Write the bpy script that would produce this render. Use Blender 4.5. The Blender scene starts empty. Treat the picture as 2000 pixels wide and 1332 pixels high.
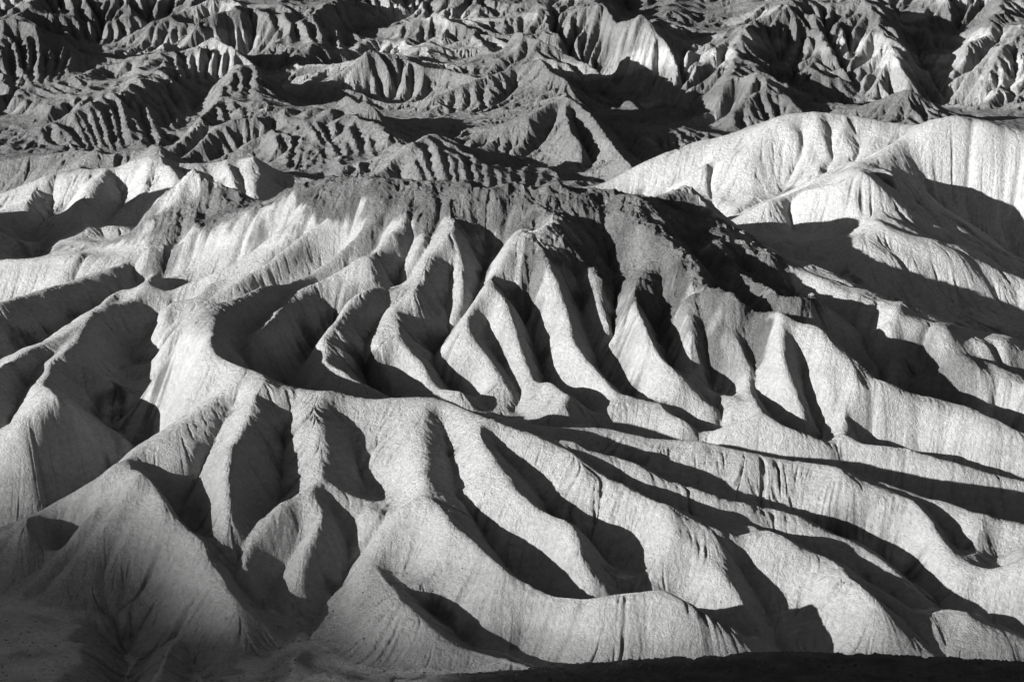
import bpy, math, time
import numpy as np
from mathutils import Vector
T0 = time.time()
RES = 1.3            # mesh density factor
scene = bpy.context.scene

# ------------------------------------------------------------------ camera
CAM_H = 100.0
PITCH = math.radians(12.0)
FPX = 4705.0                       # focal length in pixels of a 2000 px wide picture
cam_data = bpy.data.cameras.new("camera")
cam = bpy.data.objects.new("camera", cam_data)
scene.collection.objects.link(cam)
cam.location = (0, 0, CAM_H)
cam.rotation_euler = (math.pi / 2 - PITCH, 0, 0)
cam_data.sensor_width = 36.0
cam_data.lens = 36.0 * FPX / 2000.0
cam_data.clip_start = 1.0
cam_data.clip_end = 6000.0
scene.camera = cam

# ------------------------------------------------------------------ light
SUN_AZ = math.radians(62.0)        # sun stands to the left of and behind the camera
SUN_EL = math.radians(13.2)
to_sun = Vector((-math.sin(SUN_AZ) * math.cos(SUN_EL), -math.cos(SUN_AZ) * math.cos(SUN_EL), math.sin(SUN_EL)))
sun_data = bpy.data.lights.new("sun", 'SUN')
sun_data.energy = 5.0
sun_data.angle = math.radians(0.53)
sun_data.color = (1.0, 0.995, 0.985)
sun = bpy.data.objects.new("sun", sun_data)
sun.rotation_euler = (-to_sun).to_track_quat('-Z', 'Y').to_euler()
sun.location = (-200, -100, 300)
scene.collection.objects.link(sun)
world = bpy.data.worlds.new("World")
scene.world = world
world.use_nodes = True
wt = world.node_tree
wt.nodes.clear()
wo = wt.nodes.new('ShaderNodeOutputWorld')
bg = wt.nodes.new('ShaderNodeBackground')
sky = wt.nodes.new('ShaderNodeTexSky')
sky.sky_type = 'NISHITA'
sky.sun_disc = False
sky.sun_elevation = SUN_EL
sky.sun_rotation = math.atan2(to_sun.x, to_sun.y)
bw = wt.nodes.new('ShaderNodeRGBToBW')           # the photograph is black and white: neutral sky light
wt.links.new(sky.outputs[0], bw.inputs[0])
wt.links.new(bw.outputs[0], bg.inputs[0])
bg.inputs[1].default_value = 0.03
wt.links.new(bg.outputs[0], wo.inputs[0])
scene.view_settings.view_transform = 'Standard'
scene.view_settings.look = 'None'
scene.view_settings.gamma = 1.0
scene.view_settings.exposure = 1.34

# ------------------------------------------------------------------ surveyed lines
# every line: kind (R ridge, V valley, N level ground), reach of terrain it lies on, then points x,y[,height]
LINES = """
R F -60,1060,2 0,1030,4 75,1000,6 150,958,9 215,915,12.5 257,888,13.5 310,852,15.5 367,817,17 433,774,19 467,741,21
R F 467,741,21 450,715,22 425,680,23.5 413,657,24.5
R F 467,741,21 500,757,20.5 567,766,20 633,772,19.7 687,782,19 723,790,18.5 783,784,19 833,781,19.5 867,784,19.5 930,810,18.5 1000,838,18 1060,862,17 1120,888,16 1175,925,14 1213,950,13 1293,985,12
R F 1293,985,12 1337,1018,10.5 1393,1051,8.5 1433,1101,6.3 1443,1141,4.5 1455,1185,2.5 1490,1250,0 1505,1285,-0.8
R F 1293,985,12 1350,1005,11.2 1400,1021,10.3 1450,1035,9.5 1500,1048,8.8 1567,1074,7.3 1640,1105,5.8 1690,1130,5.2 1733,1158,3.8 1797,1198,2 1850,1195,2.2 1890,1202,2 1917,1225,1.2 1950,1262,0 1973,1285,-1
R F 1640,1105 1675,1135 1705,1170 1725,1210 1750,1260
R F 1130,872,16 1165,888,15.5 1240,912,14 1310,958,11.5 1400,992,10 1493,1018,8.5 1577,1038,7.3 1667,1068,5.8 1713,1095,4.8 1733,1128,3.8 1777,1181,2
V F 1213,935,13.2 1300,975,10.8 1400,1010,9 1500,1033,7.5 1600,1075,6 1700,1120,4 1790,1190,1.8
V F 1180,880,13 1293,940,10.6 1430,990,8.6 1500,1005,7.6 1580,1020,6.5 1680,1055,4.8 1770,1095,3 1790,1130,2 1835,1185 1840,1190,0.8 1920,1195,0.3 1990,1235,-0.7 2060,1270,-1.5
R F 1000,832,16 1060,836,15.5 1123,834,15 1187,836,15 1233,849,14.5 1290,859,14 1367,859,14.5 1433,877,13.5 1500,891,13 1567,903,12.5 1643,911,12.5 1717,938,11 1777,966,9.5 1833,985,9 1900,1011,8 2000,1035,7 2080,1060,6
R F 1643,925 1720,955 1790,1000 1833,1033 1893,1050 1950,1085 2000,1110 2060,1150
V F 1700,945 1800,985 1880,1030 1900,1043 1960,1065 2000,1085 2060,1120
R F 230,940,12 265,968,11 330,998,10 360,1030,8.5 385,1080,6.5 405,1125,4.8 430,1155,4.2 490,1195,2.5 560,1250,-0.5
V F 387,1180 350,1215 335,1245 345,1300
R F 250,965 200,1010 140,1060 70,1135
R F 280,985 250,1030 190,1085 110,1150
V F 215,990 150,1070 90,1145
V F 260,1010 210,1070 120,1155
V F 120,1010 125,1050 75,1110 60,1140
R F 60,1010 60,1050 20,1110
V F 445,800 430,850 405,895 387,921 350,968 355,1000 400,1035 452,1057,7.2 462,1090,5.5 450,1125,3.8 500,1180,1.5 560,1205,0.3 600,1195,0.3
R F 490,765,20 475,820,18 450,880,15.7 445,940,13 450,1000,10.3 455,1040,8.2
V F 575,780 560,830 550,888 537,978 500,1005 460,1052
R F 635,775,19.5 640,830,17 645,880,14.5 625,925,12.5 608,975,11 630,1010,9.5 615,1050,7.8 592,1095,5.5 600,1145,3 605,1185,0.5
R F 608,975,11 560,1010,9.3 520,1050,7.3 485,1090,5 470,1120,3.5
V F 590,1030 560,1080,5 530,1130,2.5 540,1180
V F 650,820 670,850 700,920 720,960 745,972,11 710,1000,9 690,1010,8.5 680,1040,7 672,1090,4.5 655,1130,2.8 625,1175,0.8 600,1200,0
R F 630,930 665,965 690,1000
R F 833,781,19.5 830,850,16.5 840,910,14.2 838,955,12.8 835,980,12.2 860,1001,11.7 883,1028,11 923,1051,9.8 950,1081,9 973,1111,8 1000,1133,7 1050,1165,5.5 1107,1201,4.4 1130,1208,4.4 1200,1195,5.5 1240,1190,5.8 1277,1191,5.6 1300,1205,5 1337,1228,4 1400,1245,3 1457,1255,2.2 1497,1268,1
R F 835,980 800,1000 760,1050 735,1110 745,1122 783,1173,5.5 867,1245,2.5 905,1268,1.5 960,1280,1 1040,1302,0.8
V F 755,1112 790,1150,4.5 828,1182,3 885,1230,1 930,1262,0 985,1262,0 1040,1258,0.3 1100,1270,0.6 1180,1288,0.6
V F 865,800 880,860 886,920 890,962,12 930,1005,10.3 962,1048,8.3 1010,1085,6.3 1078,1150,3.5 1128,1203,2.2
R F 890,800 930,840,18 960,880,16.3 985,920,14.8 1010,955,13.3 1035,992,12 1090,1030,10.3 1112,1072,8.7 1130,1112,6.8 1168,1140,5.3 1230,1185,2.8
V F 975,880,15.5 1000,905,14.5 1053,955,12.3 1065,990,10.8 1100,1028,9 1140,1050,7.7 1195,1100,5.3 1193,1140,4 1245,1183,2.3
V F 1160,1195,3 1250,1183,2.2 1310,1198,1.2 1400,1232,0 1500,1262,-1 1600,1285,-1.8
V F 1400,1030,9 1440,1050,7.8 1455,1090,5.9 1460,1130,4 1480,1180,1.6 1510,1240,-0.5 1520,1285
N F 0,1140,0.5 60,1160,0.3 150,1175,0 260,1160,0.3 370,1175,1.2
N F 335,1250,-1 300,1330,-2
N F 0,1230,-0.8 150,1260,-1.2 150,1290,-1.5 0,1330,-2
N F 450,1325,-1.5 600,1240,-0.8 650,1290,-1 750,1318,-0.5 850,1322,0.5
N F 1150,1292,0.5 1300,1300,0.3 1600,1300,-1 1900,1310,-2 2060,1310,-2
N X 600,1400,2 720,1350,3 850,1316,6 1000,1308,8 1050,1300,8 1200,1290,8 1300,1283,8 1370,1283,8 1430,1278,8 1500,1270,8.2 1600,1275,8 1700,1275,8 1800,1280,8 1900,1285,8 2000,1290,8 2080,1292,8
N X 850,1345,8 1000,1345,9 1300,1345,9 1600,1345,9 2060,1345,9
R D -60,515,20 0,507,21 60,512,21.3 120,516,21.5 180,517,22 250,512,23 300,500,24.5 360,482,26 430,463,28.5 500,440,31 560,415,33.5
N D 217,494,23.5 267,461,27 307,433,29.5 383,415,31 500,405,32.5 533,390,34.5 567,370,36 610,355,38.5 650,355,39 670,367,38.5 713,362,39.3 740,370,39 800,370,39 833,380,38.3 877,375,39 967,377,39 1060,367,39.5 1100,370,39.4 1143,377,38.7 1187,392,37.5 1213,390,37.7 1230,375,39 1253,387,37.8 1287,400,36 1340,420,34
R D 1340,420,34 1383,445,32.5 1440,475,31 1500,505,29 1560,530,27 1590,548,26 1640,575,24.6 1690,600,23.6 1750,615,23 1800,640,21.8 1850,660,20.5 1900,680,19 1950,692,18 2000,700,17 2080,715,15.5
M D 960,440,34 1000,450,33.5
M D 820,440,34 850,440,34.3
M D 1170,440,34 1200,450,33.5
M D 1330,520,30 1370,600,25.5
R D -40,600,20.7 0,591,21 45,580,21 110,561,21.5 200,537,22 255,516,22.8
R D 0,574 50,565 110,540 130,522
V D 0,583 60,571 120,553 170,532
R D -50,745,16 0,721,16.5 33,694,17 100,667,17.5 140,644,18.3 180,607,19 213,597,19.5 267,577,20.3 317,564,21.2 367,557,21.7 400,541,23 443,524,24.6 500,487,28 550,454,31 600,425,33.5
R D 240,588 283,560 317,537 347,523 400,500 450,474 500,448
V D 235,583 275,545 320,527 360,503 420,480 480,455
V D 330,560 335,545 380,530 440,503 500,470 540,440
V D -50,735,12 0,712,13 100,655,15.3 180,597,18 250,570,19.3
R D 180,607,19 172,645,18 160,674,17 110,712,15.5 92,745,15 100,775,14.8 130,779,15 100,805,13.3 50,845,11 0,880,8.5 -50,910,6
V D 290,631,17 290,677,15.5 285,711,14 297,731,13.4 290,751,13 270,765,12 220,803,9.5 250,830,8.5 283,862,7 220,900,5 150,945,3 75,990,1 0,1020,-1 -60,1050,-3
R D 315,622,19 330,600,20.3 370,585,21.5 440,545,24 500,510,27 540,480,29.3 580,450,31.5 620,425
R D 325,665,17 335,650,18.3 360,620,20.5 400,590,22.5 450,560,24.8 500,530,26.5 540,500,28.5 600,455,31.5 650,425
V D 318,640 345,610 400,578 450,550 500,520 560,480 610,440
V D 290,735,12.5 330,705,14.5 370,681,17 420,645,20 467,606,22.5 500,580,24 530,562,25 600,521,27.5 660,478,30 705,445
V D 290,631 310,605 335,583 380,570
R D 413,656,24.5 440,631,24.2 467,614,24.2 500,594,25 540,560,26.6 583,534,27 640,508,28.4 680,485,30 715,460,32
R D 490,655,22.3 500,647,22.7 533,621,23.7 550,587,24.8 593,561,25.7 633,547,26.5 687,517,28.7 713,507,29.8 740,491,31 767,461,32.8 790,440,34
V D 470,668,21.5 485,630,23 510,605,24.2 540,590,24.6 570,565,25.2 620,545,25.8 700,495,29.3 740,455
R D 833,477,32 793,547,27.5 753,567,26.3 713,591,25 683,604,24.3 650,631,23 620,668,21 635,690,20 650,710,19.3 683,737,18 720,755,17 750,765,16.3 790,780,15.3
V D 535,745,15.5 557,722,16.5 590,690,17.5 620,650,19.5 650,615,21.8 690,590,24 760,530,28.5 790,500 805,470
R D 880,450,34 873,474,32.5 850,504,30.5 820,551,27.3 800,574,26 763,603,24 765,625,23 777,647,21.5 800,684,19.5 827,722,17 853,750,15.5 880,770,14.5
V D 790,772 750,755,14.5 715,728,17 705,685,19.5 712,650,21.7 730,620,23 755,590,24.2 790,560,25.7 805,535,27.2 845,465
R D 985,470,33 980,511,30.5 967,530,29 950,567,27 930,594,25 912,625,23 930,655,21 945,680,19.5 962,706,17.8 985,737,16 1005,770,14.5
V D 905,772,13 888,750,15 860,715,17 842,685,19 850,665,20 878,638,21.5 893,615,23 925,560,26.3 945,520,28.3 955,480,31
R D 900,470 905,520 900,575
V D 868,520 880,560 888,600
R D 975,600 965,640 985,670 1003,700 1015,735 1030,768 1060,790 1100,815 1120,830
V D 958,620 955,650 975,690 1000,725 1018,765
V D 990,560,27 1030,635,21.5 1052,677,18.5 1058,725,16 1080,768,13.5 1130,800
R D 1100,470,33 1097,507,30.5 1103,577,26 1117,631,22.5 1128,680,19.5 1145,710,18 1175,737,16.5 1207,770,15 1247,774,15 1290,800,13.5 1340,830,12.5
V D 1195,520,28.5 1205,577,25 1203,640,21.2 1213,700,17.7 1202,727,16 1218,760,14 1250,772
R D 1160,560 1165,600 1185,640 1200,680
V D 1135,590 1150,630 1175,680 1195,715
R D 1225,560,27 1232,604,25.2 1258,644,23 1265,677,21 1288,702,19.3 1308,738,17.3 1350,772,15 1385,795,13.7 1420,815,12.3
V D 1270,620,22.8 1290,660,20.5 1315,692,18.5 1335,735,16 1372,768,13.5 1415,805,11.5 1408,835
R D 1340,600,25.3 1337,641,23 1350,675,20.8 1368,712,18.5 1400,735,17 1425,760,15.5 1437,790,14
V D 1380,640 1385,697 1405,722 1435,740 1442,775
R D 1395,620 1400,670 1420,700 1445,730 1462,762 1480,790 1510,815
V D 1478,600 1470,670 1478,700 1474,765 1500,790 1540,815
R D 1527,607,25.5 1550,631,24.5 1603,657,22.8 1633,697,20.5 1667,747,17 1677,764,16.2 1733,781,15 1800,797,13.8 1860,821,12.5 1933,854,10.8 2000,884,9 2080,915,7.5
V D 1550,650 1562,700 1578,762 1597,815 1612,840
R D 1532,625 1525,690 1535,750 1570,810
R D 1603,670 1610,720 1625,780 1640,830
R D 1640,850,11 1700,868,10.3 1760,884,9.7 1820,896,9 1890,912,8.2 1933,930,7 2000,945,6 2070,965,5
V D 1700,865 1790,876 1860,893 1930,915 2000,932 2060,950
R D 1410,842 1450,832 1480,822 1520,832 1560,855 1620,878
V D 540,750,17.5 620,765,17.6 687,780,17 760,782,16.6 833,778,16.5 900,790,16 1000,828,14.3 1080,833,13.8 1150,831,13.5 1220,843,12.6 1290,855,11.8 1367,856,11.3 1430,872,10.6 1500,888,10 1567,900,9.4 1643,908,8.8 1720,933,7.5 1860,975,6 2000,980,5 2080,990,4.5
R D 1290,420 1330,470 1370,510 1400,545 1437,590 1480,620
V D 1310,430 1350,465 1400,510 1440,560 1475,597
R D 1400,480 1440,510 1480,530 1530,570 1580,600 1630,640 1700,700 1715,720
V D 1450,500 1500,530 1560,565 1620,620 1680,680 1720,720
V D 1500,585,26.5 1550,615,25 1610,645,22 1680,705,17 1730,752,14.3 1790,780,12.6 1850,800,11 1930,838,9 2000,868,7.5 2080,905,6
R D 1750,617 1725,650 1735,690
R D 1900,700 1870,720 1830,760 1800,778
V D 1800,660 1790,700 1790,740
R D 1883,700 1920,720 1950,737 2000,762 2060,795
V D 1900,700 1950,722 2000,742
V P 1400,445,28 1450,468,27 1500,495,25 1560,525,23 1640,568,21 1700,595,19 1760,613,17.5 1800,635,16 1900,675,13.5 2000,692,12 2080,700,11
R P 1143,375,26 1207,352,28.4 1257,333,30.5 1333,303,33.7 1420,272,37 1500,240,40.5 1553,223,42.2 1610,223,42.2 1667,230,41.6 1700,237,41 1753,243,40.5 1787,242,40.8 1817,233,42.5 1877,227,44 1907,233,43.5 1933,248,43 1967,267,41 2000,287,39.3 2080,330,36
R P 1380,441,27 1430,432,28 1500,393,31.5 1567,370,32.8 1633,337,35.5 1700,308,37.5 1783,270,40.5 1833,253,42.3 1877,232,44.2
V P 1400,425,24.5 1440,415,26 1520,380,28 1600,345,31.8 1660,318,34 1700,300,35.7 1750,280,37.5 1787,246,40.3
R P 1540,255 1500,262 1457,290 1400,317 1333,353 1267,387
V P 1470,262 1400,300 1333,328 1280,352 1240,380
R P 1440,330 1373,360 1345,385 1320,405
R P 1373,362 1400,385 1430,415
V P 1400,365 1440,408
M P 1850,560,20 1850,580,19
M P 1955,345,33.7 1960,350,33.7
M P 1700,450,27.7 1600,425,29
R P 1600,235 1600,270 1615,300 1650,322
R P 1650,240 1650,280 1680,303
V P 1565,250 1590,290 1605,310 1630,335
V P 1525,285 1550,330 1575,357
V P 1625,245 1620,290 1640,320
V P 1660,265 1680,290 1695,305
R P 1640,337,36 1680,340,36.8 1697,342,36.8 1720,365,34.8 1760,400,31.4 1800,425,29 1850,450,26.7 1900,475,24.5 1965,510,21.5
V P 1700,338,36 1740,370,33.3 1790,400,30.3 1840,430,27.3 1900,470,24 1975,513,20.7
R P 1737,343,35 1780,345,34.8 1802,368,32.6 1835,398,29.7 1875,425,27.1 1915,450,24.8 1960,485,21.9 1990,515,19.5
V P 1790,347,33.4 1830,385,29.7 1880,412,27.2 1930,440,24.6 1975,475,21.4 2000,500 2040,530,17.4
R P 1567,372,33.3 1617,370,34 1660,390,32.7 1710,430,30 1740,455,28.3 1785,478,26.7 1860,505,24.7 1920,518,23 2000,548,20.3 2060,575,18.7
V P 1700,415,31 1750,445,28.8 1830,475,26 1900,498,23.6 2000,530,20 2060,555
V P 1843,265 1917,300 1950,333 2000,370 2050,410
V P 1790,317 1827,343 1867,387 1910,437
R L -60,400,21.5 0,378,24 40,362,25.8 110,342,28 167,337,28.5 220,323,30 260,317,30.8 283,303,32.3 307,307,32 333,320,30.4 353,320,30.4 443,320,30.4 467,310,31.6 483,305,32 500,313,31.2 550,335,28.7 617,353,26.7
M L 150,500,20 150,440,21.8
M L 300,450,21 0,480,20 0,440,21
M L 450,410,24 380,400,24.5
R L 333,325 350,350 380,385 393,410
V L 220,325 232,360 240,390 215,430
R L 205,335 190,370 170,410 160,440
R L 290,320 275,380 240,410 210,440
R L 440,322 448,345 460,375 468,398
V L 405,325 420,350 440,378 450,400
V L 462,322 478,350 482,385
R L 520,325 515,350 505,380
V L 540,340 520,365 512,385
R L 483,310 480,340 490,395
V L 110,350 100,400 60,450 60,490
R L 60,375 50,420 20,460
R L 0,312,28.3 73,305,29 153,293,30.5 213,295,30.2 250,310,28.5
R M -40,48,46 0,50,46 60,52,45.6 115,75,42.3 170,108,37.6 215,118,36 310,107,37.7 430,113,36.9 500,122,35.5
R M -40,202,29 0,190,30 80,170,32 133,157,33 200,133,34.5 300,117,37
R M 70,203,30 180,170,32.3 253,150,33.5 317,113,37
R M 90,217 150,182 175,172
R M 117,250,26.9 183,210,30.8 233,187,32.7 307,163,33.8 327,133,35.5
R M 233,187 235,225 265,270 300,305
R M 180,215 170,250 165,280
V M 420,155,31 400,190,28.5 370,227,26.5 333,273,24 307,300,22.5 265,312,21.5
V M 0,215 100,235 150,200 220,165
R M 320,300,23.7 367,247,28.4 420,200,32 433,157,35 457,123,38
R M 420,200 450,187 500,210
R M 367,303 433,264 500,234
R M 500,234,30 543,220,31.3 627,222,31.6 700,237,30.9 733,253,29.5 773,293,26.5
R M 515,262 560,290 600,310 640,335
R M 627,225 650,260 660,290
V M 520,230 560,250 600,275 640,292
V M 630,240 670,275 700,300
R M 640,290 665,293 650,320 640,345
V M 400,310 450,275 500,255 505,300 570,335
R M 713,357,24.6 760,320,27 793,297,29.4 847,263,32 867,267,31.3 930,293,28.5 1000,300,27
R M 793,297 820,325 850,350 860,375
R M 847,263 880,290 920,330 975,370
R M 865,270 930,310 1000,350
V M 800,305 840,335 880,365
V M 860,280 900,320 950,365
R M 1010,300 1060,330 1120,345 1200,350
R M 960,250,28 1023,230,30.6 1103,187,34.9 1150,217,32.2 1200,283,27 1240,325,24.8
R M 1103,187 1110,240 1120,290
R M 850,190,30 920,160,33.3 1000,130,36.3 1050,112,38.9 1085,143,36 1115,165,33.6
R M 1000,60,43 1080,95,38.6 1167,135,34 1233,190,29 1267,235,26 1340,248,25.9 1420,268,24.5
V M 1100,75,38 1180,125,31 1265,190,24 1350,240,20 1430,262,19
M M 150,100,34 200,108,34.5 350,112,33 480,120,31.5
R M 207,97,33.7 283,50,40.8 333,33,43 400,0,47.6
R M 313,90,37 393,50,42 457,17,46.3
R M 393,50 430,90 480,118
R M 643,163,31.2 727,113,37.8 800,133,35 870,133,35.1 930,155,33.4
V M 640,155,29.5 727,108,34 800,128,33 870,130,33
R M 740,60,39 787,43,42.3 860,30,44.3 920,65,39.6 970,115,34.7
R M 540,80,38.2 627,27,44.8 673,0,47.6
V M 425,0 470,25 510,40 545,65
V M 500,143,31 580,185,28.5 650,215,26 690,232,26.5
R M 550,145 610,165 660,185 720,225
V M 640,165 700,175 755,192
R B 1233,173 1290,90 1320,130 1330,170 1340,200
R B 1560,0,49 1500,40,44 1440,100,37 1380,190,28
V B 1500,85,37 1530,140,31 1600,200,24 1680,228,20.5
R B 1470,145,34 1500,155,33 1560,205,28
R B 1470,145,34 1430,200,28 1430,265,22
R B 1740,10,46.7 1763,75,39 1773,130,32.5 1775,165,28
V B 1697,193 1650,130 1620,80 1600,20
V B 1750,0,46 1767,60,39 1790,115,32 1860,205,22
V B 1847,43 1843,110 1850,167
R B 1800,0 1810,50 1825,110 1840,150
R B 1960,0,47.6 1900,70,38.9 1870,110,34 1865,150,29
M B 2000,60,40.8 2000,150,30 2000,230,22.3
M B 1900,215,22 1950,180,26.7
R B 2020,40 1950,100 1900,160
R B 1640,225,25.5 1687,205,28 1773,172,32.6 1850,215,26.7
R B 1300,-20,47 1330,30,43 1370,90,37
R B 1180,-20,50 1200,40,43.5 1250,90,38
V B 1400,0 1350,60 1330,120 1345,190
V B 1240,0 1230,60 1290,160
"""
# fans of small gullies: reach, number of gullies, points along the top | points along the foot
FANS = '''
M 7 0,60 60,60 115,85 170,118 | 20,180 60,180 100,165 140,150
M 9 240,190 307,168 325,150 | 270,300 330,265 365,225
M 6 130,248 183,215 230,192 | 160,290 200,300 255,310
M 6 80,205 180,173 250,153 | 100,215 185,200 240,180
M 6 10,190 80,172 133,160 | 60,202 100,200 165,172
M 5 430,195 500,215 | 440,240 500,232
M 6 560,255 600,278 650,293 | 545,330 600,340 635,345
M 5 545,222 627,225 700,240 | 600,270 650,290 740,320
M 8 800,300 847,270 900,290 1000,320 | 830,365 880,375 950,375 1000,372
M 6 1000,305 1100,335 1200,345 | 1000,365 1080,370 1150,365
M 8 1267,238 1340,250 1420,268 | 1290,290 1350,290 1400,285
M 3 437,160 457,130 | 480,190 500,175
M 8 325,115 430,117 500,125 | 335,155 420,165 490,195
M 5 510,20 600,35 680,0 | 545,75 650,110 700,100
M 5 60,0 160,-10 280,-10 | 130,75 190,100 240,70
'''
WORLD_PTS = [(-42,442,31),(-30,436,33),(-20,430,34),(-8,426,34),(5,424,34),(18,423,33),(-117,470,42),(-120,545,24),(-60,545,23),(0,560,22),(60,548,20),(110,545,20),(-20,520,24),(20,515,23),(70,530,22),(120,520,22),  # includes an unseen hill off the left edge, added to shade the left mound
    (0,500,24),(-40,495,22),(30,490,24),(-10,470,28),
    (-230,600,30),(230,600,28),(-230,760,50),(230,780,55),(-200,860,75),(0,880,82),(200,870,80),(-100,820,62),(100,820,66),(0,800,56),(-150,780,50),(150,790,58),
    (-75,262,2),(-40,262,0),(-75,240,2),(-30,240,3),(60,240,9),(-150,300,2),(-150,400,8),(-150,480,20),(160,300,0),(170,400,5),(180,480,20),
    (-230,450,15),(230,450,15),(-230,250,5),(230,250,5)]
# ------------------------------------------------------------------ terrain mathematics
cp, sp = math.cos(PITCH), math.sin(PITCH)
def ray(u, v):
    a = (u - 1000.0) / FPX; b = (666.0 - v) / FPX
    dy = cp + b * sp; dz = -sp + b * cp
    return a / dy, dz / dy                      # x and z per metre of y
def unproject(u, v, z):
    kx, kz = ray(u, v)
    y = (z - CAM_H) / kz
    return kx * y, y
def shift_blur(a, sig):
    n = max(1, int(sig * 3)); k = np.exp(-0.5 * (np.arange(-n, n + 1) / sig) ** 2); k /= k.sum()
    for ax in (0, 1):
        p = np.pad(a, [(n, n) if i == ax else (0, 0) for i in (0, 1)], mode='edge')
        o = np.zeros_like(a)
        for i, w in enumerate(k):
            o += w * (p[i:i + a.shape[0], :] if ax == 0 else p[:, i:i + a.shape[1]])
        a = o
    return a
def bilin(a, fy, fx):
    fy = np.clip(fy, 0, a.shape[0] - 1.001); fx = np.clip(fx, 0, a.shape[1] - 1.001)
    iy = fy.astype(np.int32); ix = fx.astype(np.int32); ty = (fy - iy).astype(np.float32); tx = (fx - ix).astype(np.float32)
    return ((a[iy, ix] * (1 - tx) + a[iy, ix + 1] * tx) * (1 - ty) + (a[iy + 1, ix] * (1 - tx) + a[iy + 1, ix + 1] * tx) * ty)
def vnoise(x, y, seed):
    r = np.random.RandomState(seed).rand(256, 256).astype(np.float32)
    ix = np.floor(x).astype(np.int64); iy = np.floor(y).astype(np.int64)
    tx = (x - ix).astype(np.float32); ty = (y - iy).astype(np.float32)
    tx = tx * tx * (3 - 2 * tx); ty = ty * ty * (3 - 2 * ty)
    a = r[iy & 255, ix & 255]; b = r[iy & 255, (ix + 1) & 255]; c = r[(iy + 1) & 255, ix & 255]; d = r[(iy + 1) & 255, (ix + 1) & 255]
    return (a * (1 - tx) + b * tx) * (1 - ty) + (c * (1 - tx) + d * tx) * ty - 0.5
def fbm(x, y, seed, octaves=4, ridged=False):
    o = 0; w = 1.0; s = 1.0; c, sn = math.cos(0.7), math.sin(0.7)
    for i in range(octaves):
        n = vnoise(x * s, y * s, seed + i)
        if ridged: n = 0.5 - 2 * np.abs(n)
        o = o + w * n; w *= 0.5; s *= 2.03
        x, y = x * c - y * sn + 17.3, x * sn + y * c - 9.1
    return o
class Grid:
    def __init__(s, x0, x1, y0, y1, d):
        s.x0, s.y0, s.d = x0, y0, d
        s.nx = int((x1 - x0) / d) + 1; s.ny = int((y1 - y0) / d) + 1
        s.X, s.Y = np.meshgrid((x0 + d * np.arange(s.nx)).astype(np.float32), (y0 + d * np.arange(s.ny)).astype(np.float32))
    def get(s, a, x, y): return bilin(a, (np.asarray(y) - s.y0) / s.d, (np.asarray(x) - s.x0) / s.d)
    def raster(s, pts):
        m = np.zeros((s.ny, s.nx), bool)
        for a, b in zip(pts[:-1], pts[1:]):
            n = int(max(abs(a[0] - b[0]), abs(a[1] - b[1])) / s.d * 1.5) + 2
            xs = np.linspace(a[0], b[0], n); ys = np.linspace(a[1], b[1], n)
            i = np.round((ys - s.y0) / s.d).astype(int); j = np.round((xs - s.x0) / s.d).astype(int)
            k = (i >= 0) & (j >= 0) & (i < s.ny) & (j < s.nx); m[i[k], j[k]] = True
        return m
    def edt(s, m, rmax):
        idx = np.arange(s.nx, dtype=np.float32)[None, :]
        l = np.maximum.accumulate(np.where(m, idx, -1e5), axis=1); r = np.minimum.accumulate(np.where(m, idx, 1e5)[:, ::-1], axis=1)[:, ::-1]
        g = np.minimum(np.minimum(idx - l, r - idx), 4e3).astype(np.float32) ** 2
        out = g.copy(); n = int(rmax / s.d)
        for k in range(1, n + 1):
            np.minimum(out[k:], g[:-k] + k * k, out=out[k:]); np.minimum(out[:-k], g[k:] + k * k, out=out[:-k])
        return np.minimum(np.sqrt(out) * s.d, rmax)

lines = []
for row in LINES.strip().split('\n'):
    t = row.split(); pts = []
    for w in t[2:]:
        c = [float(q) for q in w.split(',')]; pts.append((c[0], c[1], c[2] if len(c) > 2 else None))
    out = []
    for a, b in zip(pts[:-1], pts[1:]):          # densify
        n = max(1, int(math.hypot(a[0] - b[0], a[1] - b[1]) / 14))
        for i in range(n):
            f = i / n
            z = a[2] * (1 - f) + b[2] * f if (a[2] is not None and b[2] is not None) else (a[2] if i == 0 else None)
            out.append((a[0] * (1 - f) + b[0] * f, a[1] * (1 - f) + b[1] * f, z))
    out.append(pts[-1])
    lines.append(dict(kind=t[0], layer=t[1], pts=out, first=pts[0]))

def along(P, f):
    P = np.array(P, float); d = np.r_[0, np.cumsum(np.hypot(*np.diff(P, axis=0).T))]; t = f * d[-1]
    return np.array([np.interp(t, d, P[:, 0]), np.interp(t, d, P[:, 1])])
rng = np.random.RandomState(4)
for row in FANS.strip().split('\n'):
    t = row.split(); k = t.index('|'); top = [tuple(map(float, w.split(','))) for w in t[2:k]]; bot = [tuple(map(float, w.split(','))) for w in t[k + 1:]]
    n = int(t[1]) * 2
    for i in range(n + 1):
        f = min(max((i + rng.uniform(-0.3, 0.3)) / n, 0), 1); a = along(top, f); b = along(bot, f)
        kind = 'RV'[i % 2]; s0 = rng.uniform(0, 0.25); s1 = rng.uniform(0.85, 1.0); m = 6; bow = rng.uniform(-0.04, 0.04)
        pts = []
        for q in range(m + 1):
            g_ = s0 + (s1 - s0) * q / m; p_ = a + (b - a) * g_ + np.array([-(b - a)[1], (b - a)[0]]) * bow * math.sin(math.pi * g_)
            pts.append((p_[0] + rng.uniform(-1, 1), p_[1], None))
        lines.append(dict(kind=kind, layer=t[0], pts=pts, first=(-1.0, -1.0)))

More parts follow.
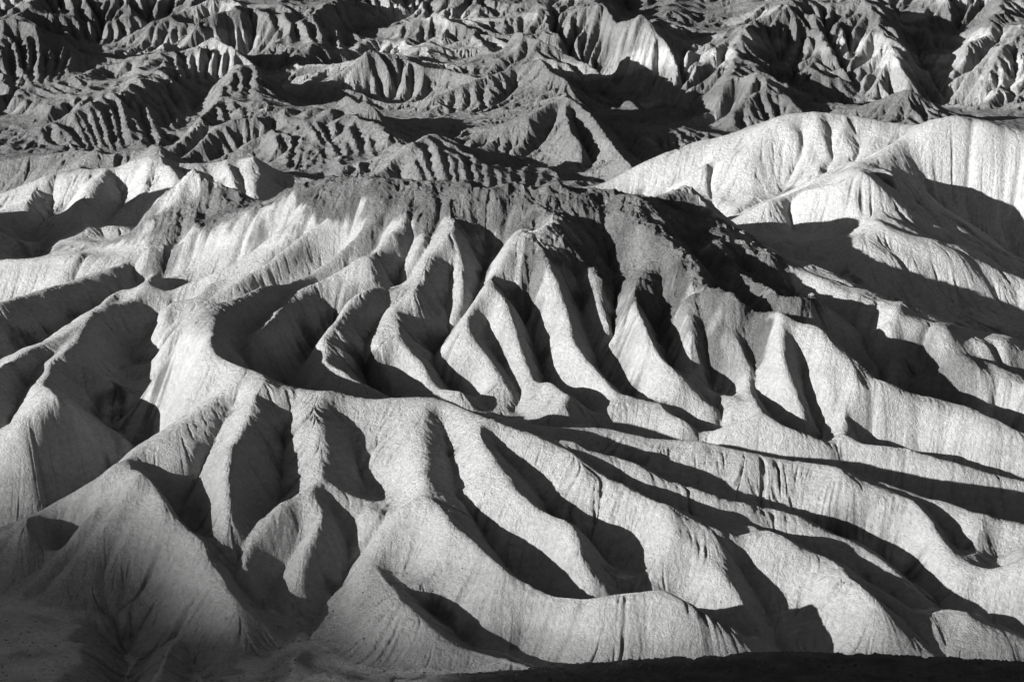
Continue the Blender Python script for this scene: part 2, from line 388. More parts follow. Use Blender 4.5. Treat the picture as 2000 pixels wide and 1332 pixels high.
def depth_curve(sel):
    us, ys = [], []
    for u, v, z in sel:
        us.append(u); ys.append(unproject(u, v, z)[1])
    o = np.argsort(us); return np.array(us)[o], np.array(ys)[o]
def find(*starts):
    r = []
    for s in starts:
        for l in lines:
            if l['first'][:2] == s: r += [p for p in l['pts'] if p[2] is not None]; break
        else: raise ValueError(s)
    return r
front_crest = [p for p in find((-60,1060)) ] + find((467,741))[:0] + [p for p in [l for l in lines if l['first'][:2] == (467,741) and l['pts'][-1][0] > 1000][0]['pts'] if p[0] < 1000] + find((1000,832))
c_front = depth_curve(front_crest)
c_dome = depth_curve([p for p in find((-60,515)) if p[0] < 217] + find((217,494), (1340,420)))
c_pale = depth_curve([p for p in find((-60,400)) ] + [(640,352,30),(1130,375,30)] + find((1143,375)))
def ymin(layer, u):
    if layer == 'F': return 268.0
    if layer == 'D': return np.interp(u, *c_front) + 3
    if layer in 'PL': return np.interp(u, *c_dome) + 4
    if layer == 'M': return max(np.interp(u, *c_pale) + 10, 505.0)
    if layer == 'B': return 600.0
    return 235.0
G = Grid(-235, 235, 234, 900, 0.8)
RK = 1.15; WMAX = 15.0
def relief(g, L, k=RK):
    mr = np.zeros((g.ny, g.nx), bool); mv = mr.copy(); mn = mr.copy()
    for l in L:
        m = g.raster(l['xy'])
        if l['kind'] == 'R': mr |= m
        elif l['kind'] == 'V': mv |= m
        elif l['kind'] == 'N': mn |= m
    dr = g.edt(mr, 25.0); dv = g.edt(mv, 25.0); dn = g.edt(mn, 10.0)
    w = dr + dv + 0.3; t = dv / w
    p = 0.85 * t + 0.15 * t * (2 - t) 
    a = np.clip(dn / 9.0, 0, 1); a = a * a * (3 - 2 * a)
    # sparse, open areas fade to the smooth surface
    fade = np.clip(1.6 - w / 28.0, 0.15, 1)
    Yg = g.Y; e = lambda a, b: np.clip((Yg - a) / (b - a), 0, 1)
    amp = 1.1 - 0.45 * e(316, 334)                      # ribs grow away from the crests
    amp = amp + e(338, 350) * 0.75                      # 1.4 on the lower dome
    dome = e(386, 408) * np.clip((g.X + 42) / 15, 0, 1); amp = amp * (1 - dome) + dome * 0.65
    lat = e(412, 422) * np.clip((g.X + 42) / 15, 0, 1)
    amp = amp * (1 - lat) + lat * 0.75
    amp = amp * (1 - e(440, 450)) + e(440, 450) * (0.85 - 0.5 * e(455, 462) * (g.X > 40))
    k = k * (amp + 0.9 * np.clip((-38 - g.X) / 6, 0, 1) * (1 - e(322, 328)))
    k = k * (1 - 0.1 * np.clip((g.Y - 500) / 20, 0, 1))
    return (k * np.minimum(w, WMAX) * (p - 0.5) * a * fade * np.clip((g.Y - 268) / 8, 0, 1)).astype(np.float32), dr, dv
def solve_macro(P, val, smooth=0.02):
    c2 = 2.8 ** 2
    d = np.sqrt((P[:, None, 0] - P[None, :, 0]) ** 2 + (P[:, None, 1] - P[None, :, 1]) ** 2 + c2)
    n = len(P); A = np.zeros((n + 3, n + 3)); A[:n, :n] = -d; A[np.arange(n), np.arange(n)] -= 0
    A[:n, :n] += np.eye(n) * smooth * 30
    A[:n, n] = 1; A[:n, n + 1] = P[:, 0] / 100; A[:n, n + 2] = P[:, 1] / 100; A[n:, :n] = A[:n, n:].T
    w = np.linalg.solve(A, np.concatenate([val, [0, 0, 0]]))
    return w
def eval_macro(g, P, w):
    st = max(1, int(round(2.4 / g.d)))
    xs = g.x0 + g.d * st * np.arange(g.nx // st + 2); ys = g.y0 + g.d * st * np.arange(g.ny // st + 2)
    out = np.zeros((len(ys), len(xs)))
    for i, y in enumerate(ys):
        d = np.sqrt((xs[:, None] - P[None, :, 0]) ** 2 + (y - P[None, :, 1]) ** 2 + 2.8 ** 2)
        out[i] = -d @ w[:-3] + w[-3] + w[-2] * xs / 100 + w[-1] * y / 100
    return bilin(out.astype(np.float32), (g.Y - g.y0) / (g.d * st), (g.X - g.x0) / (g.d * st))
def place(u, v, layer, S):
    kx, kz = ray(u, v); y0 = ymin(layer, u)
    ys = np.arange(y0, y0 + 230 if layer in 'MB' else y0 + 110, 0.5)
    d = CAM_H + kz * ys - G.get(S, kx * ys, ys)
    if d[0] <= 0: return kx * y0, y0
    h = np.nonzero(d <= 0)[0]
    if len(h):
        i = h[0]; f = d[i - 1] / (d[i - 1] - d[i]); y = ys[i - 1] + 0.5 * f
    else: y = ys[int(np.argmin(d))]
    return kx * y, y
DROP = {(1790,347): -1.5, (1700,338): -0.8, (290,735): 2.0, (470,668): 1.6, (535,745): 1.2, (790,772): 1.0, (905,772): 1.2, (990,560): 0.6, (1195,520): 0.6, (1270,620): 0.6, (540,750): 7.0, (1400,445): 0.0, (290,631): 2.0, (1500,585): 2.0}      # cut these valleys deeper than sketched
EP, EZ = [], []
for l in lines:
    dz = DROP.get(l['first'][:2], 0.0)
    for (u, v, z) in l['pts']:
        if z is not None: EP.append(unproject(u, v, z)); EZ.append(z - dz)
for x, y, z in WORLD_PTS: EP.append((x, y)); EZ.append(z)
EP = np.array(EP); EZ = np.array(EZ)
_, keep = np.unique(np.round(EP / 1.2), axis=0, return_index=True); EP = EP[keep]; EZ = EZ[keep]
W = solve_macro(EP, EZ); S = eval_macro(G, EP, W)
for it in range(3):
    for l in lines:
        l['xy'] = [unproject(*p) if p[2] is not None else place(p[0], p[1], l['layer'], S) for p in l['pts']] if l['kind'] != 'M' else [unproject(*p) for p in l['pts']]
    R_, _, _ = relief(G, lines)
    R_ = shift_blur(R_, 0.6)
    W = solve_macro(EP, EZ - G.get(R_, EP[:, 0], EP[:, 1]), 0.03)
    S = eval_macro(G, EP, W) + R_
print('sculpt', time.time() - T0, len(EP))
S_SKETCH = S; R_SKETCH = R_
_, RDIST, VDIST = relief(G, lines)
NB = [(-1, 0, 1.), (1, 0, 1.), (0, -1, 1.), (0, 1, 1.), (-1, -1, 1.414), (-1, 1, 1.414), (1, -1, 1.414), (1, 1, 1.414)]
def sh(p, dy, dx, ny, nx): return p[1 + dy:1 + dy + ny, 1 + dx:1 + dx + nx]
def erode(h, d, steps, K, D):
    """rain-fed gullies: multiple-direction flow, stream-power cutting and soil creep"""
    ny, nx = h.shape; A = np.ones_like(h)
    for s in range(steps):
        p = np.pad(h, 1, mode='edge'); tot = np.full_like(h, 1e-6); ws = []; smax = np.zeros_like(h)
        for dy, dx, L in NB:
            sl = np.maximum(h - sh(p, dy, dx, ny, nx), 0) / (L * d)
            smax = np.maximum(smax, sl); w = sl * sl; ws.append(w); tot += w
        out = A / tot; An = np.ones_like(h)
        for (dy, dx, L), w in zip(NB, ws):
            f = out * w
            ys0, ys1 = max(dy, 0), ny + min(dy, 0); xs0, xs1 = max(dx, 0), nx + min(dx, 0)
            An[ys0:ys1, xs0:xs1] += f[ys0 - dy:ys1 - dy, xs0 - dx:xs1 - dx]
        A = An
        E = K * np.sqrt(A * d * d) * smax
        E = np.minimum(E, 0.25 * smax * d)
        lap = (p[2:, 1:-1] + p[:-2, 1:-1] + p[1:-1, 2:] + p[1:-1, :-2] - 4 * h)
        h = h - (E if s > 25 else 0) + np.clip(D * lap, -0.05, 0.05)
    return h, A
def build(g, steps, K, D, rough):
    R_, dr, dv = relief(g, lines)
    R_ = shift_blur(R_, 0.55 / (g.d / 0.35))
    h = shift_blur(eval_macro(g, EP, W), 2.0) + R_
    rk = rough(g, h)
    h = (h + rk).astype(np.float32)
    h, A = erode(h, g.d, steps, K(g, h), D)
    # pull the crests and valley floors back onto the surveyed lines
    E = np.zeros_like(h); M = np.zeros_like(h)
    for l in lines:
        xy = np.array(l['xy']); 
        for (u, v, z), (x, y) in zip(l['pts'], l['xy']):
            i = int(round((y - g.y0) / g.d)); j = int(round((x - g.x0) / g.d))
            if 0 <= i < g.ny and 0 <= j < g.nx:
                t = z - DROP.get(l['first'][:2], 0.0) if z is not None else float(G.get(S_SKETCH, np.array([x]), np.array([y]))[0])
                E[i, j] += t - h[i, j]; M[i, j] += 1
    sg = 2.2 / g.d
    Mb = shift_blur(M, sg); h = h + (0.9 * shift_blur(E, sg) / (Mb + 0.15 * Mb[M > 0].mean())).astype(np.float32)
    return h, A
def polys_xy(name):
    out = []
    for layer, pts in REGIONS[name]:
        q = []
        for p in pts:
            x, y = place(p[0], p[1], layer, S_SKETCH); k = 1 + (p[2] if len(p) > 2 else 0) / y; q.append((x * k, y * k))
        out.append(q)
    return out
def poly_sdf(x, y, poly):
    """signed distance, positive inside"""
    d = np.full(x.shape, 1e9, np.float32); inside = np.zeros(x.shape, bool); n = len(poly)
    for i in range(n):
        ax, ay = poly[i]; bx, by = poly[(i + 1) % n]
        ex, ey = bx - ax, by - ay; L = ex * ex + ey * ey + 1e-9
        t = np.clip(((x - ax) * ex + (y - ay) * ey) / L, 0, 1)
        d = np.minimum(d, (x - ax - t * ex) ** 2 + (y - ay - t * ey) ** 2)
        c = ((ay > y) != (by > y)) & (x < (bx - ax) * (y - ay) / ((by - ay) if by != ay else 1e-9) + ax)
        inside ^= c
    d = np.sqrt(d); return np.where(inside, d, -d)
def region(x, y, name, soft, wob=2.0):
    xx = x + wob * 2 * fbm(x / 5, y / 5, 31, 3); yy = y + wob * 2 * fbm(x / 5 + 40, y / 5, 37, 3)
    o = np.zeros(x.shape, np.float32)
    for p in polys_xy(name): o = np.maximum(o, np.clip(poly_sdf(xx, yy, p) / soft + 0.5, 0, 1))
    return o
REGIONS = {
 'cap': [('D', [(215,505,14),(265,466,14),(307,440,14),(383,425,14),(500,412,14),(533,400,14),(567,380,14),(610,365,14),(650,365,14),(713,372,14),(800,380,14),(877,385,14),(967,386,14),(1060,377,14),(1143,387,14),(1187,400,14),(1230,388,14),(1287,412,14),(1340,435,14),(1383,455,14),(1440,485,14),(1500,515,14),(1540,545),(1570,580),(1520,620),(1475,690),(1440,680),(1400,650),(1345,640),(1300,620),(1245,630),(1215,660),(1200,600),(1160,580),(1130,560),(1060,560),(1035,600),(1010,570),(1000,490),(960,450),(900,445),(850,450),(800,440),(740,470),(700,430),(640,430),(560,430),(500,445),(430,468),(360,490),(300,505)])],
 'stain': [('D', [(1120,470),(1195,560),(1203,690),(1240,650),(1300,700),(1350,710),(1400,710),(1440,745),(1475,745),(1500,640),(1560,570),(1480,480,10),(1300,440)])],
 'pale': [('P', [(1143,380),(1207,360),(1333,312),(1420,282),(1500,250),(1553,233),(1667,240),(1753,250),(1817,243),(1877,237),(1933,258),(2000,297),(2080,335),(2080,690),(2000,688),(1900,670),(1800,630),(1700,590),(1560,520),(1450,465),(1380,445),(1267,390)]),
          ('L', [(-60,410),(0,388),(110,352),(220,333),(290,315),(333,328),(443,328),(483,315),(550,343),(610,360),(560,385),(500,405),(383,412),(300,430),(265,455),(150,500),(0,500),(-60,500)])],
 'mixed': [('D', [(1740,640),(1800,650),(1885,705),(1930,730),(1890,790),(1850,795),(1790,775),(1740,690)])],
}
def world_blob(x, y, cx, cy, rx, ry, rot=0):
    c, s = math.cos(rot), math.sin(rot); X = (x - cx) * c + (y - cy) * s; Y = -(x - cx) * s + (y - cy) * c
    return np.clip(1.4 - np.sqrt((X / rx) ** 2 + (Y / ry) ** 2), 0, 1)
def smooth(a, lo, hi):
    t = np.clip((a - lo) / (hi - lo), 0, 1); return t * t * (3 - 2 * t)
def rough_near(g, h):
    n = 0.22 * fbm(g.X / 1.6, g.Y / 1.6, 5, 3)
    c = region(g.X, g.Y, 'cap', 6.0)
    st = h / 1.7 + 0.8 * fbm(g.X / 9, g.Y / 9, 12, 3)
    n += c * (1.4 * fbm(g.X / 4, g.Y / 4, 9, 4, True) + 0.7 * fbm(g.X / 1.5, g.Y / 1.5, 19, 3) + 0.45 * np.abs((st % 1.0) * 2 - 1) ** 2)
    return n
def rough_far(g, h):
    m = smooth(g.Y, 505, 560)
    return 0.3 * fbm(g.X / 2.5, g.Y / 2.5, 6, 3) + m * (0.3 * fbm(g.X / 7, g.Y / 7, 15, 5) + smooth(g.Y, 610, 690) * (2.2 * fbm(g.X / 16, g.Y / 16, 25, 6, True)))
def k_near(g, h): return 0.0062 * np.ones_like(h)
def k_far(g, h): return (0.004 + 0.009 * smooth(g.Y, 505, 570)).astype(np.float32)
GN = Grid(-150, 150, 234, 530, 0.4)
GF = Grid(-235, 235, 480, 900, 0.65)
HN, AN = build(GN, 110, k_near, 0.02, rough_near)
print('near', time.time() - T0)
HF, AF = build(GF, 160, k_far, 0.004, rough_far)
print('far', time.time() - T0)
def height(x, y):
    f = smooth(y, 496, 514)
    return GN.get(HN, x, np.minimum(y, 529)) * (1 - f) + GF.get(HF, x, np.maximum(y, 480)) * f

# ------------------------------------------------------------------ the mesh: fan of points, denser near the camera
NC = int(1370 * RES)
ang = np.linspace(-0.28, 0.28, NC)                # tan of azimuth
rows = [236.0]
while rows[-1] < 885:
    y = rows[-1]; rows.append(y + (0.24 if y < 440 else 0.36 if y < 560 else 0.5 if y < 760 else 1.2) / RES)
rows = np.array(rows); NR = len(rows)
TX, YY = np.meshgrid(ang.astype(np.float32), rows.astype(np.float32)); XX = TX * YY
Z = height(XX, YY).astype(np.float32)
def rowidx(y): return np.interp(y, rows, np.arange(NR))
# micro rills: noise smeared down the slope (line integral)
gy, gx0 = np.gradient(Z); dyr = np.gradient(rows)[:, None]; dxc = (ang[1] - ang[0]) * YY
zx = gx0 / dxc; zy = gy / dyr - zx * TX
zx = shift_blur(zx.astype(np.float32), 1.5); zy = shift_blur(zy.astype(np.float32), 1.5)
sl = np.sqrt(zx * zx + zy * zy) + 1e-4
def lic(seed, cell, step, n):
    rs = np.random.RandomState(seed)
    base = vnoise(XX / cell, YY / cell, seed) + 0.6 * vnoise(XX / cell * 1.9, YY / cell * 1.9, seed + 1)
    base = base.astype(np.float32)
    acc = base.copy()
    for sgn in (1, -1):
        x = XX.copy(); y = YY.copy()
        for k in range(n):
            fx = (x / y - ang[0]) / (ang[1] - ang[0]); fy = rowidx(y)
            ix = np.clip(np.round(fx), 0, NC - 1).astype(np.int32); iy = np.clip(np.round(fy), 0, NR - 1).astype(np.int32)
            x = x + sgn * step * zx[iy, ix] / sl[iy, ix]; y = y + sgn * step * zy[iy, ix] / sl[iy, ix]
            fx = (x / y - ang[0]) / (ang[1] - ang[0]); fy = rowidx(y)
            acc += bilin(base, fy, fx)
    acc /= (2 * n + 1)
    return (acc - acc.mean()) / acc.std()
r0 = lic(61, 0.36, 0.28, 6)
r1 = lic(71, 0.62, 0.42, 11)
far = smooth(YY, 480, 560)
r2 = lic(91, 1.9, 0.9, 6)
steep = smooth(sl, 0.1, 0.45)
capz = region(XX, YY, 'cap', 5.0, 3.5)
vary = np.clip(0.75 + 1.3 * fbm(XX / 6, YY / 6, 58, 3), 0.15, 1.6)
vary2 = np.clip(0.7 + 1.6 * fbm(XX / 9 + 50, YY / 9, 59, 3), 0.0, 1.6)
rills = -0.23 * np.clip(r1 - 0.5, 0, 2.5) * vary - 0.13 * np.clip(r2 - 0.7, 0, 2.5) * vary2 * (1 + 1.6 * far) - 0.10 * np.clip(r0 - 0.6, 0, 2.5)      # cut grooves with flat ribs between
offcrest = smooth(G.get(RDIST, XX, YY), 0.5, 2.6)
rills = rills * (0.45 + 0.7 * offcrest)
Z = Z + 0.42 * capz * fbm(XX / 1.3, YY / 1.3, 88, 4, True) + steep * (1 + 1.1 * far) * rills + 0.10 * fbm(XX / 0.75, YY / 0.95, 55, 3) * np.clip(0.9 + 1.2 * fbm(XX / 8, YY / 8, 66, 2), 0.3, 1.6) + far * (0.25 * fbm(XX / 3.2, YY / 3.2, 57, 4, True))
print('mesh detail', time.time() - T0, NR, NC)

# ------------------------------------------------------------------ what the ground is made of, with some shade painted in (0 dark .. 1 pale)
cap = capz
pale = region(XX, YY, 'pale', 5.0, 2.0)
mixed = region(XX, YY, 'mixed', 6.0, 3.0)
alb = np.full(XX.shape, 0.40, np.float32)
alb *= 1 + 0.12 * fbm(XX / 6, YY / 6, 81, 4) + 0.16 * fbm(XX / 50, (Z + 0.12 * YY) / 2.2, 82, 3)
alb = alb * (1 - pale) + pale * (0.50 + 0.06 * fbm(XX / 5, YY / 5, 83, 4))
streak = np.clip(0.5 + 0.28 * r2 + 0.2 * r1, 0, 1)
Rv = G.get(R_SKETCH, XX, YY)
capm = smooth(cap - 0.12 * np.clip(Rv, -3, 3) + 0.45 * (streak - 0.5) + 0.6 * fbm(XX / 5, YY / 5, 85, 5), 0.27, 0.72)
alb = alb * (1 - capm) + capm * (0.16 + 0.06 * streak + 0.12 * np.clip(fbm(XX / 3, YY / 3, 87, 5), -0.5, 1))
stain = region(XX, YY, 'stain', 8.0, 3.0)
alb = alb * (1 - 0.45 * stain * smooth(streak + 0.8 * fbm(XX / 5, YY / 5, 101, 4), 0.1, 0.7) * (1 - capm))
alb = alb * (1 - 0.5 * mixed)
farm = smooth(YY + 10 * fbm(XX / 20, YY / 20, 86, 2), 508, 530)
bands = fbm(XX / 60 + 0.02 * Z, Z / 7 + 0.7 * fbm(XX / 30, YY / 30, 89, 3), 90, 4)
mid = 0.21 + 0.10 * bands
back = smooth(YY, 640, 690)
patch = smooth(fbm(XX / 18, YY / 18 + Z / 9, 92, 5), 0.02, 0.35)
mid = mid * (1 - back) + back * (0.20 + 0.18 * patch + 0.10 * bands)
def spot(u, v, layer, rx, ry, rot=0.0):
    x, y = place(u, v, layer, S_SKETCH)
    return world_blob(XX, YY, x, y, rx, ry, rot)
wl = np.maximum(spot(820, 95, 'M', 30, 16), spot(610, 150, 'M', 14, 10)); wl = np.maximum(wl, spot(1330, 90, 'B', 20, 25)); wl = np.maximum(wl, spot(1740, 140, 'B', 14, 22)); wl = np.maximum(wl, spot(1900, 120, 'B', 16, 26))
mid = mid + 0.12 * smooth(wl + 0.9 * fbm(XX / 7, YY / 7, 95, 4), 0.3, 0.7)
alb = alb * (1 - farm) + farm * mid
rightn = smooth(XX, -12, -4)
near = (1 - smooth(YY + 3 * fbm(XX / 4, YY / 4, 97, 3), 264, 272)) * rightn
alb = alb * (1 - near) + near * (0.12 * rightn + 0.16 * (1 - rightn)) * (1 + 0.6 * fbm(XX / 2, YY / 2, 98, 4))  # foreground strip coloured dark in place of a cast shadow
floor_ = smooth(-np.abs(sl), -0.28, -0.10) * (1 - smooth(YY, 300, 315)) * (1 - near)
alb = alb * (1 - floor_) + floor_ * (0.60 + 0.22 * fbm(XX / 6, YY / 3, 99, 4))
alb = np.clip(0.75 * alb * (1 - 0.10 * np.clip(r1 - 0.5, 0, 2.5) * vary - 0.05 * np.clip(r0 - 0.6, 0, 2)), 0.025, 0.6)  # rill grooves painted darker, standing in for shade inside them
rock = np.clip(capm + farm * 0.9 + near, 0, 1)

# ------------------------------------------------------------------ materials
def ground_material(name, fine=1.0):
    m = bpy.data.materials.new(name); m.use_nodes = True; nt = m.node_tree; nt.nodes.clear(); N = nt.nodes.new; L = nt.links.new
    o = N('ShaderNodeOutputMaterial'); b = N('ShaderNodeBsdfPrincipled'); b.inputs['Roughness'].default_value = 0.95; b.inputs['Specular IOR Level'].default_value = 0.12
    L(b.outputs[0], o.inputs[0])
    at = N('ShaderNodeAttribute'); at.attribute_name = 'soil'
    ge = N('ShaderNodeNewGeometry')
    sep = N('ShaderNodeSeparateColor'); L(at.outputs['Color'], sep.inputs[0])
    n1 = N('ShaderNodeTexNoise'); n1.inputs['Scale'].default_value = 1.3 * fine; n1.inputs['Detail'].default_value = 9; n1.inputs['Roughness'].default_value = 0.68
    L(ge.outputs['Position'], n1.inputs['Vector'])
    mr = N('ShaderNodeMapRange'); mr.inputs[1].default_value = 0.3; mr.inputs[2].default_value = 0.7; mr.inputs[3].default_value = 0.78; mr.inputs[4].default_value = 1.2
    L(n1.outputs[0], mr.inputs[0])
    mu = N('ShaderNodeMath'); mu.operation = 'MULTIPLY'; L(sep.outputs[0], mu.inputs[0]); L(mr.outputs[0], mu.inputs[1])
    L(mu.outputs[0], b.inputs['Base Color'])
    n2 = N('ShaderNodeTexNoise'); n2.inputs['Scale'].default_value = 1.7 * fine; n2.inputs['Detail'].default_value = 8; n2.inputs['Roughness'].default_value = 0.72
    L(ge.outputs['Position'], n2.inputs['Vector'])
    vo = N('ShaderNodeTexVoronoi'); vo.inputs['Scale'].default_value = 2.3 * fine; vo.feature = 'DISTANCE_TO_EDGE'
    L(ge.outputs['Position'], vo.inputs['Vector'])
    ad = N('ShaderNodeMath'); ad.operation = 'MULTIPLY_ADD'; L(vo.outputs['Distance'], ad.inputs[0]); ad.inputs[1].default_value = 0.18; L(n2.outputs[0], ad.inputs[2])
    rr = N('ShaderNodeMapRange'); rr.inputs[3].default_value = 0.62; rr.inputs[4].default_value = 1.15; L(sep.outputs[1], rr.inputs[0])
    bu = N('ShaderNodeBump'); bu.inputs['Strength'].default_value = 1.0
    L(rr.outputs[0], bu.inputs['Distance']); L(ad.outputs[0], bu.inputs['Height']); L(bu.outputs[0], b.inputs['Normal'])
    return m
mat_near = ground_material('badland_soil', 1.0)
mat_far = ground_material('mountain_rock', 0.55)

# ------------------------------------------------------------------ cut the sheet into its hills along the valleys
u_col = 1000 + ang * 4705.0 * (cp + 0.0)        # close enough for looking up the curves
uu = 1000 + 4705.0 * TX * cp
def curve_y(pts):
    x = np.array([unproject(*p) for p in pts]); t = x[:, 0] / x[:, 1]; o = np.argsort(t); return np.interp(ang, t[o], x[o, 1])
y_front = curve_y([p for p in find((290,631)) if p[0] <= 283 and p[1] >= 862] + find((540,750)) )
y_dome = np.where(ang < 0.03, curve_y([p for p in find((-60,515)) if p[0] < 217] + find((217,494))) + 14, curve_y(find((1400,445))))
tt = smooth(ang, 0.0, 0.09)
y_dome = curve_y([p for p in find((-60,515)) if p[0] < 217] + find((217,494))) + 16
y_dome = y_dome * (1 - tt) + curve_y(find((1400,445))) * tt
BOUNDS = [np.full(NC, 274.0), y_front, y_dome, np.full(NC, 524.0), np.full(NC, 650.0)]
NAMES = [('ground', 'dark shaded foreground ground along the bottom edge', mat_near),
         ('front_hills', 'nearest pale fluted hills with rounded folds', mat_near),
         ('capped_hills', 'broad fluted hill under a dark rocky cap', mat_near),
         ('pale_hills', 'smooth palest hills right of and left behind the dark cap', mat_near),
         ('far_hills', 'grey gullied hills behind the dark capped hill', mat_far),
         ('mountains', 'rough patchy mountain slopes across the top edge', mat_far)]
yc = 0.5 * (YY[:-1, :-1] + YY[1:, 1:])
reg = np.zeros(yc.shape, np.int8)
for b in BOUNDS: reg += (yc > 0.5 * (b[:-1] + b[1:])[None, :]).astype(np.int8)
# vertex normals of the whole sheet so the cuts do not show
gy, gx0 = np.gradient(Z); zx = gx0 / dxc; zy = gy / dyr - zx * TX
NRM = np.stack([-zx, -zy, np.ones_like(zx)], -1); NRM /= np.linalg.norm(NRM, axis=-1, keepdims=True)
CO = np.stack([XX, YY, Z], -1).reshape(-1, 3).astype(np.float32); NRM = NRM.reshape(-1, 3)
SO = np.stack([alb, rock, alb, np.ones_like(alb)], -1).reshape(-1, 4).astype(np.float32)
vid = np.arange(NR * NC).reshape(NR, NC)
quads = np.stack([vid[:-1, :-1], vid[:-1, 1:], vid[1:, 1:], vid[1:, :-1]], -1)
def sheet(name, label, mat, mask):
    q = quads[mask]
    used, inv = np.unique(q, return_inverse=True); inv = inv.reshape(q.shape).astype(np.int32)
    me = bpy.data.meshes.new(name)
    me.vertices.add(len(used)); me.vertices.foreach_set('co', CO[used].ravel())
    me.loops.add(inv.size); me.loops.foreach_set('vertex_index', inv.ravel())
    me.polygons.add(len(inv)); me.polygons.foreach_set('loop_start', np.arange(0, inv.size, 4, dtype=np.int32))
    me.update(calc_edges=True)
    me.polygons.foreach_set('use_smooth', np.ones(len(inv), bool))
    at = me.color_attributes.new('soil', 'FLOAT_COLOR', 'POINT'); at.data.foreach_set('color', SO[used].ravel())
    me.materials.append(mat)
    ob = bpy.data.objects.new(name, me); scene.collection.objects.link(ob)
    ob['kind'] = 'structure'; ob['label'] = label; ob['category'] = 'terrain'
    return ob
for i, (n, lab, mt) in enumerate(NAMES): sheet(n, lab, mt, reg == i)

# ------------------------------------------------------------------ unseen mountain far left behind the camera, crest shaped to shade the lower left hills
s2 = np.array([-math.sin(SUN_AZ), -math.cos(SUN_AZ)]); q2 = np.array([math.cos(SUN_AZ), -math.sin(SUN_AZ)]); DIST = 2200.0
edge = []
for u, v, off in [(0,860,-8),(100,860,-4),(215,925,0),(330,930,0),(440,935,0),(500,1040,0),(600,1085,0),(690,1080,0),(760,1090,0),(830,1105,0),(900,1120,0),(960,1160,0),(1050,1215,0)]:
    x, y = place(u, v, 'F' if v > 870 else 'D', S_SKETCH); z = float(G.get(S_SKETCH, np.array([x]), np.array([y]))[0])
    edge.append((x * q2[0] + y * q2[1], z + off + (DIST - (x * s2[0] + y * s2[1])) * math.tan(SUN_EL)))
edge.sort(); print('shade edge', [(round(a), round(b, 1)) for a, b in edge])
eq = np.array([e[0] for e in edge]); eh = np.array([e[1] for e in edge]) - 2.5
qs = np.arange(-1500, 1500, 6.0); ps = np.arange(-900, 901, 30.0)
hh = np.interp(qs, eq, eh)
hh = np.where(qs < eq[0], eh[0] - np.minimum((eq[0] - qs) * 0.7, 170), hh)
hh = np.where(qs > -238, hh + np.minimum((qs + 238) * 1.0, 40 + 10 * np.sin(qs / 40)), hh)
QQ, PP = np.meshgrid(qs, ps)
base = -5.0
H = hh[None, :] * np.ones_like(PP)
fall = np.abs(PP) * 0.55
HH = np.maximum(H - fall - (np.abs(PP) > 1) * (8 + 60 * np.abs(fbm(QQ / 160, PP / 160, 7, 5))), base)
VX = s2[0] * (DIST + PP) + q2[0] * QQ; VY = s2[1] * (DIST + PP) + q2[1] * QQ
me = bpy.data.meshes.new('mountain_ridge')
n0, n1 = QQ.shape; idm = np.arange(n0 * n1).reshape(n0, n1)
fq = np.stack([idm[:-1, :-1], idm[:-1, 1:], idm[1:, 1:], idm[1:, :-1]], -1).reshape(-1, 4)
me.from_pydata(np.stack([VX, VY, HH], -1).reshape(-1, 3).tolist(), [], fq.tolist())
me.materials.append(mat_far)
at = me.color_attributes.new('soil', 'FLOAT_COLOR', 'POINT'); at.data.foreach_set('color', np.tile(np.array([0.2, 0.5, 0.2, 1], np.float32), n0 * n1))
ob = bpy.data.objects.new('mountains', me); scene.collection.objects.link(ob)
ob['kind'] = 'structure'; ob['label'] = 'unseen mountain ridge behind the viewpoint, shaped to shade the lower left hills'; ob['category'] = 'terrain'

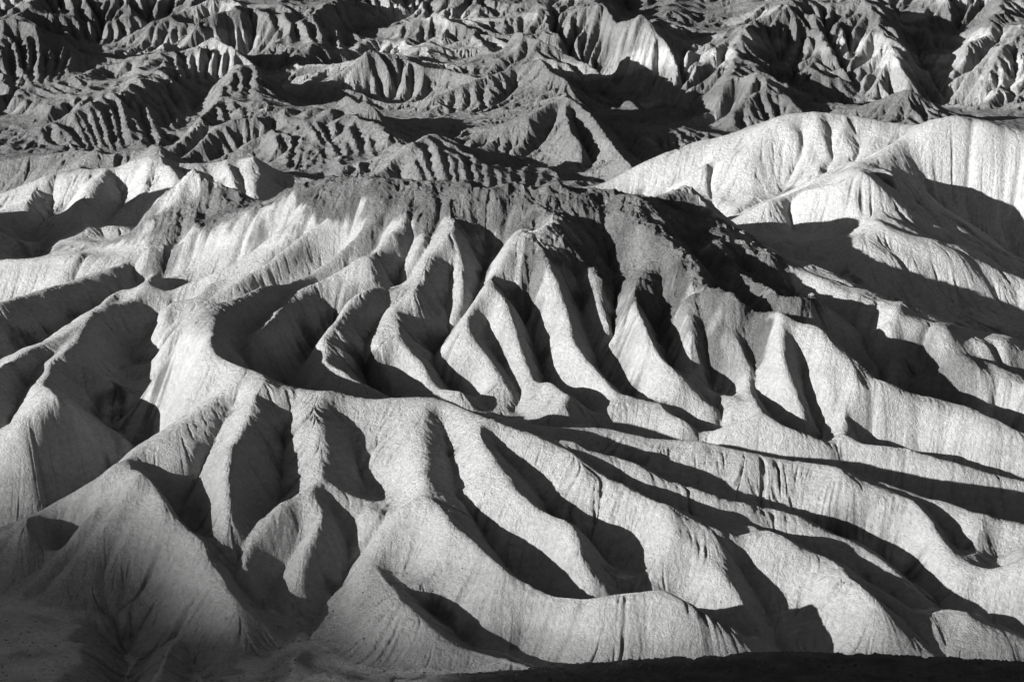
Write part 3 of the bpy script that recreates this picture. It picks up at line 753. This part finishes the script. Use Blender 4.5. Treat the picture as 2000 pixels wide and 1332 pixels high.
# ------------------------------------------------------------------ loose stones on the near dark slope and in the washes
def scatter(name, label, spots, rs):
    ico = [(0,0,1),(0.894,0,0.447),(0.276,0.851,0.447),(-0.724,0.526,0.447),(-0.724,-0.526,0.447),(0.276,-0.851,0.447),(0.724,0.526,-0.447),(-0.276,0.851,-0.447),(-0.894,0,-0.447),(-0.276,-0.851,-0.447),(0.724,-0.526,-0.447),(0,0,-1)]
    icf = [(0,1,2),(0,2,3),(0,3,4),(0,4,5),(0,5,1),(1,6,2),(2,7,3),(3,8,4),(4,9,5),(5,10,1),(6,7,2),(7,8,3),(8,9,4),(9,10,5),(10,6,1),(11,7,6),(11,8,7),(11,9,8),(11,10,9),(11,6,10)]
    ico = np.array(ico); V, F, C = [], [], []
    for k, (x, y, z, r, a) in enumerate(spots):
        v = ico * rs.uniform(0.7, 1.25, (12, 1)) * np.array([r * rs.uniform(0.8, 1.4), r * rs.uniform(0.8, 1.4), r * rs.uniform(0.5, 0.9)])
        t = rs.uniform(0, 6.28); v = np.stack([v[:, 0] * math.cos(t) - v[:, 1] * math.sin(t), v[:, 0] * math.sin(t) + v[:, 1] * math.cos(t), v[:, 2]], 1)
        V.append(v + np.array([x, y, z + r * 0.15])); F += [tuple(i + 12 * k for i in f) for f in icf]; C.append(np.tile([a, 0.6, a, 1.0], (12, 1)))
    me = bpy.data.meshes.new(name); me.from_pydata(np.concatenate(V).tolist(), [], F)
    me.materials.append(mat_near); at = me.color_attributes.new('soil', 'FLOAT_COLOR', 'POINT'); at.data.foreach_set('color', np.concatenate(C).astype(np.float32).ravel())
    o = bpy.data.objects.new(name, me); scene.collection.objects.link(o); o['kind'] = 'stuff'; o['label'] = label
rs = np.random.RandomState(12); spots = []
def ground_z(x, y):
    fx = (x / y - ang[0]) / (ang[1] - ang[0]); fy = rowidx(y); return float(bilin(Z, np.array([fy]), np.array([fx]))[0])
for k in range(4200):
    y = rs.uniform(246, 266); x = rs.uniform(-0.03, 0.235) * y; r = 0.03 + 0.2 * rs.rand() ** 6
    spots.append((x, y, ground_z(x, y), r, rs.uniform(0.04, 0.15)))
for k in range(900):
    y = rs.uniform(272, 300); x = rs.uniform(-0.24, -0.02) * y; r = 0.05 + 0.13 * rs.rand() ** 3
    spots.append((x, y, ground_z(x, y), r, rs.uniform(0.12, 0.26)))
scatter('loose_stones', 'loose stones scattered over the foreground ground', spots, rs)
print('done', time.time() - T0)
